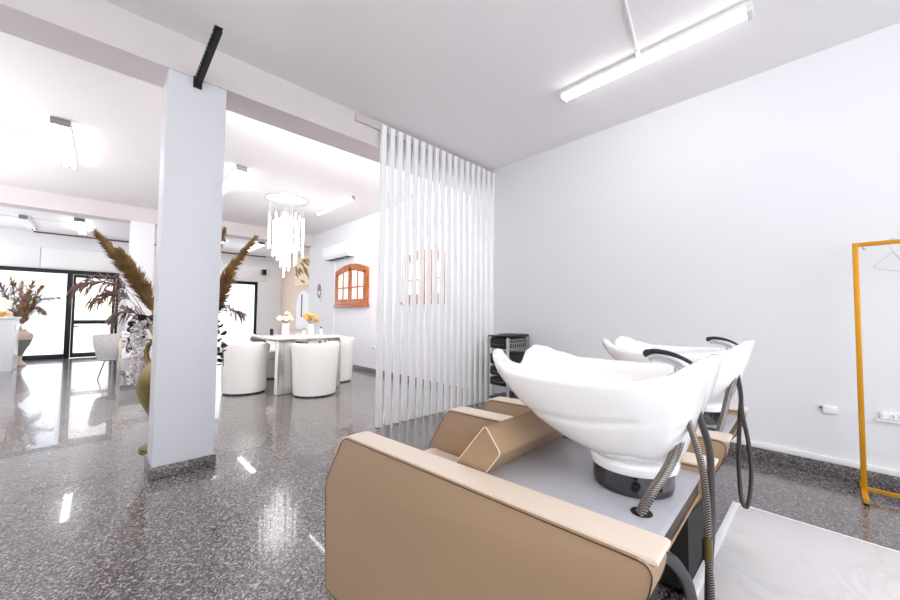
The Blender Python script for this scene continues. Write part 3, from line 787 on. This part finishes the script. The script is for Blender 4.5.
def tub_chair():
    t = thing('tub_chair', '', 'chair', (0, 0, 0), 'white tub chairs around the table')
    # horseshoe shell open to +y, slightly wider at the top
    bm = B(); N = 40; rows = []
    def ring(r, z, open_=0):
        row = []
        for k in range(N+1):
            a = math.radians(-228+k*276/N)       # opening centred on +y
            fall = max(0, abs(k/N-.5)*2-.72)/.28
            row.append(bm.verts.new((r*math.cos(a), r*math.sin(a)*1.0, z - (.04*fall*fall if z > .5 else 0))))
        return row
    prof = [(.262, .02), (.266, .05), (.275, .25), (.288, .5), (.300, .645), (.297, .664), (.285, .674), (.262, .674), (.25, .664), (.246, .645), (.235, .42), (.232, .10), (.235, .02)]
    for r, z in prof: rows.append(ring(r, z))
    for A, C in zip(rows, rows[1:]+rows[:1]):
        for k in range(N): bm.faces.new((A[k], A[k+1], C[k+1], C[k]))
    bm.faces.new([r[0] for r in rows]); bm.faces.new([r[-1] for r in rows][::-1])
    obj('shell', bm, M['tub'], t, smooth=50)
    p = B(); lathe(p, [(.2, .30), (.23, .31), (.24, .33), (.24, .41), (.225, .435), (.1, .445), (.01, .446)], (0, .01, 0), 40); obj('seat_cushion', p, M['tub'], t, smooth=50)
    p = B(); lathe(p, [(.225, .02), (.228, .30)], (0, .01, 0), 36); obj('base', p, M['tub'], t)
    p = B(); lathe(p, [(.24, 0), (.245, .02)], (0, 0, 0), 36); obj('plinth', p, M['black_m'], t)
    return t
tc = tub_chair()
def look(cx, cy, tx, ty): return math.atan2(ty-cy, tx-cx)-PI/2
spots = [((1.40, 5.42), (2.2, 5.6), 'white tub chair at the left end of the table, nearest the column'),
         ((2.04, 4.68), (2.04, 5.6), 'white tub chair in front of the table with its back to the camera'),
         ((2.68, 5.42), (1.9, 5.6), 'white tub chair at the right end of the table, half hidden by the front one'),
         ((2.06, 6.38), (2.06, 5.5), 'white tub chair on the far side of the table, mostly hidden behind the leg')]
for i, ((x_, y_), (tx, ty), lb) in enumerate(spots):
    if i == 0:
        tc.location = (x_, y_, 0); tc.rotation_euler = (0, 0, look(x_, y_, tx, ty)); tc['label'] = lb
    else: dup(tc, (x_, y_, 0), look(x_, y_, tx, ty), lb)

def blossom(bm, c, r, n=9):
    c = Vector(c)
    for k in range(n):
        d = Vector((rng.gauss(0, 1), rng.gauss(0, 1), rng.gauss(.3, 1))).normalized()
        bmesh.ops.create_icosphere(bm, subdivisions=1, radius=r*.55, matrix=Matrix.Translation(c+d*r*.6) @ Matrix.Diagonal((1, 1, .8, 1)))
ZT = .735
def vase_flowers(x_, y_, label, matf, label2, nfl, spread, rb, hgt, cat='vase'):
    t = thing('glass_vase', label, cat, (x_, y_, ZT))
    p = B(); lathe(p, [(.045, .0), (.05, .01), (.05, hgt), (.046, hgt), (.046, .012), (.002, .010)], (x_, y_, ZT), 24); obj('body', p, M['perfume'], t)
    f = thing('flower_bouquet', label2, 'flowers', (x_, y_, ZT+.012))
    p = B(); heads = []
    for k in range(nfl):
        a = 2*PI*k/nfl; rr = spread*(.4+.6*rng.random()); heads.append((x_+rr*math.cos(a), y_+rr*math.sin(a), ZT+hgt+.05+rng.random()*.09))
    for h_ in heads: tube(p, catmull([(x_, y_, ZT+.015), (x_*.7+h_[0]*.3, y_*.7+h_[1]*.3, ZT+hgt), h_], 4), .003, 5)
    obj('stems', p, M['leaf'], f)
    for h_ in heads:
        p = B(); blossom(p, h_, rb); obj('bloom', p, matf, f)
vase_flowers(1.98, 5.62, 'white glass vase of cream flowers, left one on the table', M['rose_w'], 'cream flowers in the left glass vase on the table', 6, .12, .045, .17)
vase_flowers(2.42, 5.75, 'white glass vase holding an amber flower, right one on the table', M['goldflower'], 'large amber flower with blush blooms in the right table vase', 4, .09, .06, .15)
def bottle(x_, y_, r, h_, m1, m2, label):
    t = thing('small_bottle', label, 'bottle', (x_, y_, ZT), 'small bottles on the table')
    p = B(); lathe(p, [(r*.9, 0), (r, .006), (r, h_*.65), (r*.5, h_*.75), (r*.45, h_*.8)], (x_, y_, ZT), 18); obj('body', p, m1, t)
    p = B(); lathe(p, [(r*.5, h_*.8), (r*.5, h_)], (x_, y_, ZT), 14); obj('cap', p, m2, t)
bottle(1.83, 5.76, .026, .11, M['black'], M['wire'], 'small black bottle at the left of the table flowers')
bottle(2.13, 5.30, .024, .10, M['perfume'], M['black'], 'small pale bottle with a black cap between the two table vases')
bottle(2.26, 5.32, .024, .085, M['perfume'], M['gold_metal'], 'small pale bottle with a gold cap in front of the amber flower')
bottle(2.40, 5.33, .022, .12, M['perfume'], M['black'], 'tallest pale bottle, rightmost on the table')

# ------------------------------------------------------------------ gold urn behind the near column, with dried plumes
UX, UY = .38, 3.63
t = thing('gold_urn', 'tall old-gold urn on a round foot behind the near column', 'urn', (UX, UY, 0))
p = B(); lathe(p, [(.02, 0), (.15, 0), (.152, .02), (.12, .04), (.045, .065), (.038, .11), (.06, .17), (.10, .25), (.145, .34), (.175, .42), (.185, .48), (.175, .55), (.145, .62), (.105, .675), (.082, .72), (.08, .78), (.115, .83), (.12, .84), (.10, .84), (.068, .78), (.068, .72), (.01, .70)], (UX, UY, 0), 48)
obj('body', p, M['urn'], t, smooth=50)
for s_ in (-1, 1):
    d = Vector((math.cos(2.33), math.sin(2.33), 0))*s_
    c_ = Vector((UX, UY, 0))
    p = B(); tube(p, catmull([c_+d*.095+Vector((0, 0, .80)), c_+d*.15+Vector((0, 0, .80)), c_+d*.175+Vector((0, 0, .72)), c_+d*.14+Vector((0, 0, .61))], 6), .016, 10); obj('handle', p, M['urn'], t)

def plume(name, label, cat, base, path, width, blades, blen, m, stemr=.004, droop=.3, start=.35, group=None, lean=.9):
    """dried grass plume: stem plus hundreds of thin hairs along its upper part"""
    t = thing(name, label, cat, base, group)
    P_ = catmull([base]+path, 10)
    p = B(); tube(p, P_, [stemr*(1-.6*i/len(P_)) for i in range(len(P_))], 6); obj('stem', p, M['stem'], t)
    p = B(); n = len(P_)
    for k in range(blades):
        u = start+(1-start)*rng.random()
        i = min(n-2, int(u*(n-1))); fr = u*(n-1)-i
        c_ = P_[i].lerp(P_[i+1], fr); tan = (P_[i+1]-P_[i]).normalized()
        rad = Vector((rng.gauss(0, 1), rng.gauss(0, 1), rng.gauss(0, 1))); rad = (rad-tan*rad.dot(tan)).normalized()
        v = (u-start)/(1-start)
        wd = width*(math.sin(PI*min(1, (v+.06)*.97))**.7)*(.5+.7*rng.random())
        d = (tan*lean+rad*.55).normalized(); Lb = blen*(.5+.8*rng.random())*(1-.45*v)
        p1 = c_+rad*wd*.3; p2 = c_+rad*wd*.75+d*Lb*.55; p3 = c_+rad*wd+d*Lb+Vector((0, 0, -droop*Lb))
        sd = tan.cross(rad).normalized()*(.0035+.004*rng.random())
        a = [p.verts.new(q_) for q_ in (c_-sd*.6, c_+sd*.6, p2+sd, p2-sd)]; e = p.verts.new(p3)
        p.faces.new(a); p.faces.new((a[3], a[2], e))
    obj('plume', p, m, t)
    return t
GP = 'dried pampas plumes in the gold urn'
mouth = lambda a, r=.05: (UX+r*math.cos(a), UY+r*math.sin(a), .75)
plume('pampas_plume', 'longest brown pampas plume, tallest of those leaning left past the near column', 'dried plume', mouth(2.3), [(.26, 3.79, 1.13), (.11, 3.94, 1.42), (-.06, 4.11, 1.69)], .03, 900, .10, M['pampas_dk'], start=.3, group=GP, droop=.1, lean=1.3)
plume('pampas_plume', 'broad brown pampas plume just below the tallest one, against the column', 'dried plume', mouth(2.0), [(.28, 3.78, 1.08), (.20, 3.86, 1.30), (.085, 3.97, 1.54)], .045, 900, .11, M['pampas_dk'], start=.3, group=GP, droop=.15, lean=1.2)
plume('pampas_plume', 'tan pampas plume leaning right past the near column', 'dried plume', mouth(-.8), [(.56, 3.46, 1.05), (.70, 3.36, 1.34), (.87, 3.22, 1.66)], .026, 900, .09, M['pampas'], start=.35, group=GP, droop=.12, lean=1.3)
plume('pampas_plume', 'short tan plume tip peeking out high at the right of the column', 'dried plume', mouth(-.2), [(.50, 3.52, 1.1), (.60, 3.46, 1.45), (.69, 3.40, 1.73)], .03, 600, .08, M['pampas'], start=.45, group=GP, droop=.1, lean=1.3)
plume('pampas_plume', 'brown plume fanning out lower right of the near column', 'dried plume', mouth(-.9), [(.56, 3.46, .98), (.66, 3.37, 1.14), (.74, 3.31, 1.36)], .04, 700, .11, M['pampas'], start=.3, group=GP, droop=.2, lean=1.2)
GM = 'mauve drooping grasses in the gold urn'
plume('dried_grass', 'mauve feathery grass arching farthest left over the glass door', 'dried grass', mouth(2.5), [(.18, 3.87, 1.16), (.02, 4.02, 1.30), (-.16, 4.20, 1.25)], .035, 110, .14, M['mauve'], start=.45, group=GM, droop=.9, stemr=.003)
plume('dried_grass', 'second mauve grass drooping left below the farthest one', 'dried grass', mouth(2.6), [(.2, 3.86, 1.08), (.07, 3.98, 1.20), (-.06, 4.10, 1.13)], .035, 110, .13, M['mauve'], start=.45, group=GM, droop=.9, stemr=.003)
plume('dried_grass', 'mauve grass lowest on the left, tangled over the white garland', 'dried grass', mouth(2.8), [(.24, 3.82, .98), (.14, 3.90, 1.06), (.05, 3.98, .98)], .035, 110, .12, M['mauve'], start=.3, group=GM, droop=.8, stemr=.003)
plume('dried_grass', 'mauve grass drooping at the right of the near column', 'dried grass', mouth(-.6), [(.58, 3.46, 1.02), (.70, 3.36, 1.10), (.82, 3.26, 1.02)], .03, 70, .14, M['mauve'], start=.4, group=GM, droop=.9, stemr=.0025)
def garland(label, path, n, r):
    t = thing('flower_garland', label, 'flower garland', path[0], 'white hanging flowers in the gold urn')
    P_ = catmull(path, 10); p = B(); tube(p, P_, .0025, 5); obj('stem', p, M['stem'], t)
    p = B()
    for k in range(n):
        u = (.25+.75*rng.random())*(len(P_)-1); i = min(len(P_)-2, int(u)); c_ = P_[i].lerp(P_[i+1], u-i)
        o_ = Vector((rng.gauss(0, 1), rng.gauss(0, 1), rng.gauss(0, .6)))*r*.36
        s_ = .011+.010*rng.random(); rx = Matrix.Rotation(rng.random()*6, 3, 'X') @ Matrix.Rotation(rng.random()*6, 3, 'Y')
        q_ = [c_+o_+rx @ Vector((a*s_, b_*s_*.7, z_*s_*.4)) for a, b_, z_ in ((-1, 0, 0), (0, -1, .5), (1, 0, 0), (0, 1, .5))]
        p.faces.new([p.verts.new(v) for v in q_])
    obj('petals', p, M['petal'], t)
garland('white flower garland hanging left of the gold urn, nearest the white desk', [mouth(2.5), (.25, 3.81, .95), (.195, 3.86, .88), (.195, 3.86, .70), (.20, 3.858, .48)], 520, .06)
garland('white flower garland hanging against the left edge of the near column', [mouth(2.2), (.28, 3.78, .98), (.23, 3.83, .9), (.24, 3.82, .72), (.25, 3.81, .60)], 520, .06)
def leafy(label, path, n, size, m=None):
    t = thing('leafy_branch', label, 'branch', path[0], 'dark leafy branches in the gold urn')
    P_ = catmull(path, 10); p = B(); tube(p, P_, .003, 5); obj('stem', p, M['leaf'], t)
    p = B()
    for k in range(n):
        u = .3+.7*k/(n-1); i = min(len(P_)-2, int(u*(len(P_)-1))); c_ = P_[i]
        R_ = Matrix.Rotation(rng.random()*6.3, 3, 'Z') @ Matrix.Rotation(rng.uniform(-.9, .9), 3, 'Y') @ Matrix.Rotation(rng.uniform(.2, 1.4), 3, 'X')
        q_ = [c_+R_ @ Vector((size*(.9+.8*math.cos(2*PI*j/9)), size*.62*math.sin(2*PI*j/9), size*.12*math.cos(4*PI*j/9))) for j in range(9)]
        p.faces.new([p.verts.new(v) for v in q_])
    obj('leaves', p, m or M['leaf'], t)
leafy('dark leafy branch between the plumes and the white garland left of the column', [mouth(2.4), (.26, 3.79, .98), (.18, 3.86, .92), (.14, 3.90, .74)], 10, .042)
leafy('dark leafy branch hanging close to the left edge of the column', [mouth(2.1), (.30, 3.76, 1.0), (.25, 3.80, .98), (.235, 3.82, .83)], 10, .04)
leafy('dark leafy branch hanging at the right edge of the near column', [mouth(-.7), (.56, 3.47, .98), (.66, 3.40, .95), (.70, 3.37, .80), (.71, 3.36, .62)], 22, .032)

# ------------------------------------------------------------------ far left: counter, vase, chair, desk
t = thing('reception_counter', 'white panelled reception counter at the left edge', 'counter', (-1.6, 10.1, 0))
p = B(); box(p, (-2.9, 9.84, .0), (-1.115, 10.4, .905), .006); obj('cabinet', p, M['counter'], t)
p = B(); box(p, (-2.92, 9.82, .905), (-1.095, 10.42, .94), .006); obj('countertop', p, M['white_trim'], t)
t = thing('flower_bouquet', 'peach and cream roses lying on the reception counter', 'flowers', (-1.2, 9.95, .94))
for k in range(9):
    p = B(); blossom(p, (-1.52+k*.042, 9.93+.05*math.sin(k*2.1), .985+.035*(k % 2)), .05); obj('bloom', p, M['rose'] if k % 3 else M['goldflower'], t)
t = thing('table_lamp', 'small lamp with a pale cream box shade on the reception counter', 'lamp', (-1.33, 10.12, .94))
p = B(); lathe(p, [(.06, 0), (.06, .012), (.012, .02), (.012, .16)], (-1.39, 10.12, .94), 20); obj('stand', p, M['gold_metal'], t)
p = B(); box(p, (-1.60, 10.02, 1.08), (-1.19, 10.22, 1.24), .02, 3); obj('shade', p, M['cream'], t)
t = thing('floor_vase', 'blush bowl-shaped floor vase on a grey foot beside the reception counter', 'vase', (-1.14, 10.75, 0))
p = B(); lathe(p, [(.01, 0), (.10, 0), (.105, .03), (.06, .07), (.04, .12), (.05, .19)], (-1.14, 10.75, 0), 28); obj('foot', p, M['pot_pink'], t)
p = B(); lathe(p, [(.045, .19), (.08, .29), (.135, .40), (.165, .50)], (-1.14, 10.75, 0), 32); obj('lower_bowl', p, M['pot_grey'], t)
p = B(); lathe(p, [(.165, .50), (.178, .55), (.168, .60), (.12, .645), (.08, .67), (.09, .70), (.07, .70), (.06, .66), (.01, .64)], (-1.14, 10.75, 0), 32); obj('upper_bowl', p, M['pot_pink'], t)
VM = (-1.14, 10.75, .66); VD = Vector((-.14, .6, 0))
GV = 'dried grasses in the floor vase'
tips = [((-1.30, 10.30, 1.55), M['mauve'], 'mauve dried grass at the far left of the floor vase, behind the lamp'),
        ((-1.16, 10.25, 1.66), M['pampas_dk'], 'tallest brown dried grass of the floor vase'),
        ((-1.02, 10.2, 1.60), M['pink_dry'], 'upright pinkish dried grass in the middle of the floor vase'),
        ((-.88, 10.2, 1.62), M['pampas'], 'tan dried plume right of centre in the floor vase'),
        ((-.76, 10.2, 1.52), M['pampas'], 'tan dried plume leaning right from the floor vase'),
        ((-.93, 10.1, 1.36), M['pink_dry'], 'shorter pinkish dried grass at the front of the floor vase')]
for tip, m_, lb in tips:
    bx_ = Vector(VM); tv = Vector(tip)+VD; md = bx_.lerp(tv, .55)+Vector((0, 0, .05))
    plume('dried_grass', lb, 'dried grass', VM, [tuple(md), tuple(tv)], .085, 330, .2, m_, start=.12, group=GV, droop=.2)
for tip, md, lb in (((-.52, 10.15, 1.32), (-.82, 10.2, 1.22), 'grey drooping spray reaching farthest right from the floor vase'),
                    ((-.70, 10.1, 1.02), (-.86, 10.2, 1.10), 'grey spray hanging low at the right of the floor vase')):
    plume('dried_grass', lb, 'dried grass', VM, [tuple(Vector(md)+VD), tuple(Vector(tip)+VD)], .05, 150, .14, M['mauve'], start=.35, group=GV, droop=1.0, stemr=.003)

def shell_chair():
    cx_, cy_ = .17, 7.86
    t = thing('shell_armchair', 'pale grey shell armchair on thin metal legs by the white desk', 'chair', (cx_, cy_, 0))
    bm = B(); N = 36; rows = []
    prof = [(.19, .30), (.225, .34), (.262, .5), (.283, .66), (.280, .685), (.262, .69), (.247, .68), (.235, .5), (.2, .40)]
    for r, z in prof:
        row = []
        for k in range(N+1):
            a = math.radians(-40+k*260/N+60); fall = max(0, abs(k/N-.5)*2-.45)/.55
            zz = z-(.2*fall*fall if z > .55 else (.05*fall*fall if z > .45 else 0))
            row.append(bm.verts.new((cx_+r*math.cos(a), cy_+r*math.sin(a), zz)))
        rows.append(row)
    for A, C in zip(rows, rows[1:]+rows[:1]):
        for k in range(N): bm.faces.new((A[k], A[k+1], C[k+1], C[k]))
    bm.faces.new([r[0] for r in rows]); bm.faces.new([r[-1] for r in rows][::-1])
    obj('shell', bm, M['grey_fabric'], t, smooth=50)
    p = B(); lathe(p, [(.17, .29), (.215, .31), (.215, .40), (.19, .425), (.01, .43)], (cx_, cy_, 0), 32); obj('seat', p, M['grey_fabric'], t, smooth=50)
    for k in range(4):
        a = PI/4+k*PI/2+.8
        p = B(); tube(p, [(cx_+.12*math.cos(a), cy_+.12*math.sin(a), .30), (cx_+.2*math.cos(a), cy_+.2*math.sin(a), 0)], .008, 8); obj('leg', p, M['gunmetal'], t)
shell_chair()
t = thing('manicure_desk', 'small white manicure desk with a gold frame and drawer beside the grey armchair', 'desk', (.42, 7.5, 0))
dx0, dx1, dy0, dy1 = .19, .62, 7.27, 7.66
p = B()
for xx in (dx0, dx1-.018):
    for yy in (dy0, dy1-.018): box(p, (xx, yy, 0), (xx+.018, yy+.018, .655), .002)
box(p, (dx0, dy0, .655), (dx1, dy0+.018, .673), .002); box(p, (dx0, dy1-.018, .655), (dx1, dy1, .673), .002)
box(p, (dx0, dy0, .655), (dx0+.018, dy1, .673), .002); box(p, (dx1-.018, dy0, .655), (dx1, dy1, .673), .002)
obj('frame', p, M['gold_metal'], t)
p = B(); box(p, (dx0+.018, dy0+.004, .640), (dx1-.018, dy1-.004, .654), .002); obj('desktop', p, M['desk'], t)
p = B(); box(p, (dx0+.03, dy0+.008, .35), (dx1-.02, dy1-.02, .49), .004); dw = obj('drawer', p, M['desk'], t)
p = B(); box(p, (dx0+.26, dy0-.004, .455), (dx0+.36, dy0+.009, .472), .002); obj('handle', p, M['black'], dw)
p = B(); box(p, (dx0+.03, dy0+.03, .10), (dx1-.02, dy1-.02, .13), .004); obj('bottom_shelf', p, M['cap'], t)
p = B(); box(p, (dx0+.03, dy1-.03, .13), (dx1-.02, dy1-.02, .35), .002); obj('back_panel', p, M['counter'], t)
for (xx, yy, w_, h_, lb) in ((.27, 7.40, .11, .10, 'white box with a gold band on the small manicure desk, left one'), (.41, 7.45, .10, .13, 'taller white box with a gold band on the manicure desk')):
    t = thing('storage_box', lb, 'box', (xx, yy, .655), 'boxes on the manicure desk')
    p = B(); box(p, (xx-w_/2, yy-.07, .6545), (xx+w_/2, yy+.07, .655+h_), .006); bx_ = obj('body', p, M['desk'], t)
    p = B(); box(p, (xx-w_/2-.002, yy-.072, .655+h_*.45), (xx+w_/2+.002, yy+.072, .655+h_*.6), .001); obj('band', p, M['gold_metal'], bx_)

# ------------------------------------------------------------------ light
W = bpy.data.worlds.new('world'); scn.world = W; W.use_nodes = True
bg = W.node_tree.nodes['Background']; bg.inputs['Color'].default_value = (.87, .94, 1., 1); bg.inputs['Strength'].default_value = 3.2
def portal(name, c, sx, sy, rot):
    l = bpy.data.lights.new(name, 'AREA'); l.shape = 'RECTANGLE'; l.size = sx; l.size_y = sy; l.cycles.is_portal = True
    o = bpy.data.objects.new(name, l); COL.objects.link(o); o.location = c; o.rotation_euler = rot
def area(name, c, sx, sy, rot, power, col=(1, 1, 1)):
    l = bpy.data.lights.new(name, 'AREA'); l.shape = 'RECTANGLE'; l.size = sx; l.size_y = sy; l.energy = power; l.color = col
    o = bpy.data.objects.new(name, l); COL.objects.link(o); o.location = c; o.rotation_euler = rot
portal('portal_shopfront', ((XA0+XA1)/2, YF+.15, DZ/2), XA1-XA0, DZ, (-PI/2, 0, 0))
portal('portal_shop_window', ((XB0+XB1)/2, YF+.15, DZ/2), XB1-XB0, DZ, (-PI/2, 0, 0))
portal('portal_near_opening', (-.3, YN-.16, 1.55), 5.8, 2.1, (PI/2, 0, 0))
area('fill_up_near', (-.9, -1.3, 1.5), 2.6, 1.6, (math.radians(180), 0, 0), 62, (1, .985, .975))  # unseen uplight added to brighten the near ceiling
area('fill_front_near', (-.9, -1.9, 2.3), 3.0, 1.2, (math.radians(62), 0, math.radians(-35)), 6, (1, .99, .98))  # weak frontal fill added behind the camera
area('fill_up_mid', (-3.0, 5.6, 1.2), 2.4, 3.6, (math.radians(180), 0, 0), 140)  # out-of-view upward fill added to lift the middle bay
area('fill_dining', (2.0, 3.36, 2.80), 2.6, .12, (math.radians(58), 0, 0), 55, (1, .99, .98))  # hidden strip added behind the beam to brighten the dining area
area('fill_up_far', (-3.0, 10.2, 1.2), 1.8, 1.8, (math.radians(180), 0, 0), 25)  # another added uplight, out of view, for the far bay

# ------------------------------------------------------------------ camera
cam = bpy.data.cameras.new('camera'); cam.sensor_width = 36; cam.lens = 36*360.565/900
cam.clip_start = .02; cam.clip_end = 200
co = bpy.data.objects.new('camera', cam); COL.objects.link(co)
yaw, pitch, roll = .805664, .041746, .00966732
f_ = Vector((math.cos(yaw)*math.cos(pitch), math.sin(yaw)*math.cos(pitch), math.sin(pitch)))
r_ = Vector((math.sin(yaw), -math.cos(yaw), 0)); u_ = r_.cross(f_)
r2 = r_*math.cos(roll)+u_*math.sin(roll); u2 = -r_*math.sin(roll)+u_*math.cos(roll)
Rm = Matrix((r2, u2, -f_)).transposed()
co.matrix_world = Matrix.Translation((0, 0, 1.05)) @ Rm.to_4x4()
scn.camera = co
scn.view_settings.view_transform = 'Standard'
scn.view_settings.look = 'None'
scn.view_settings.exposure = .33
scn.cycles.max_bounces = 10; scn.cycles.diffuse_bounces = 6
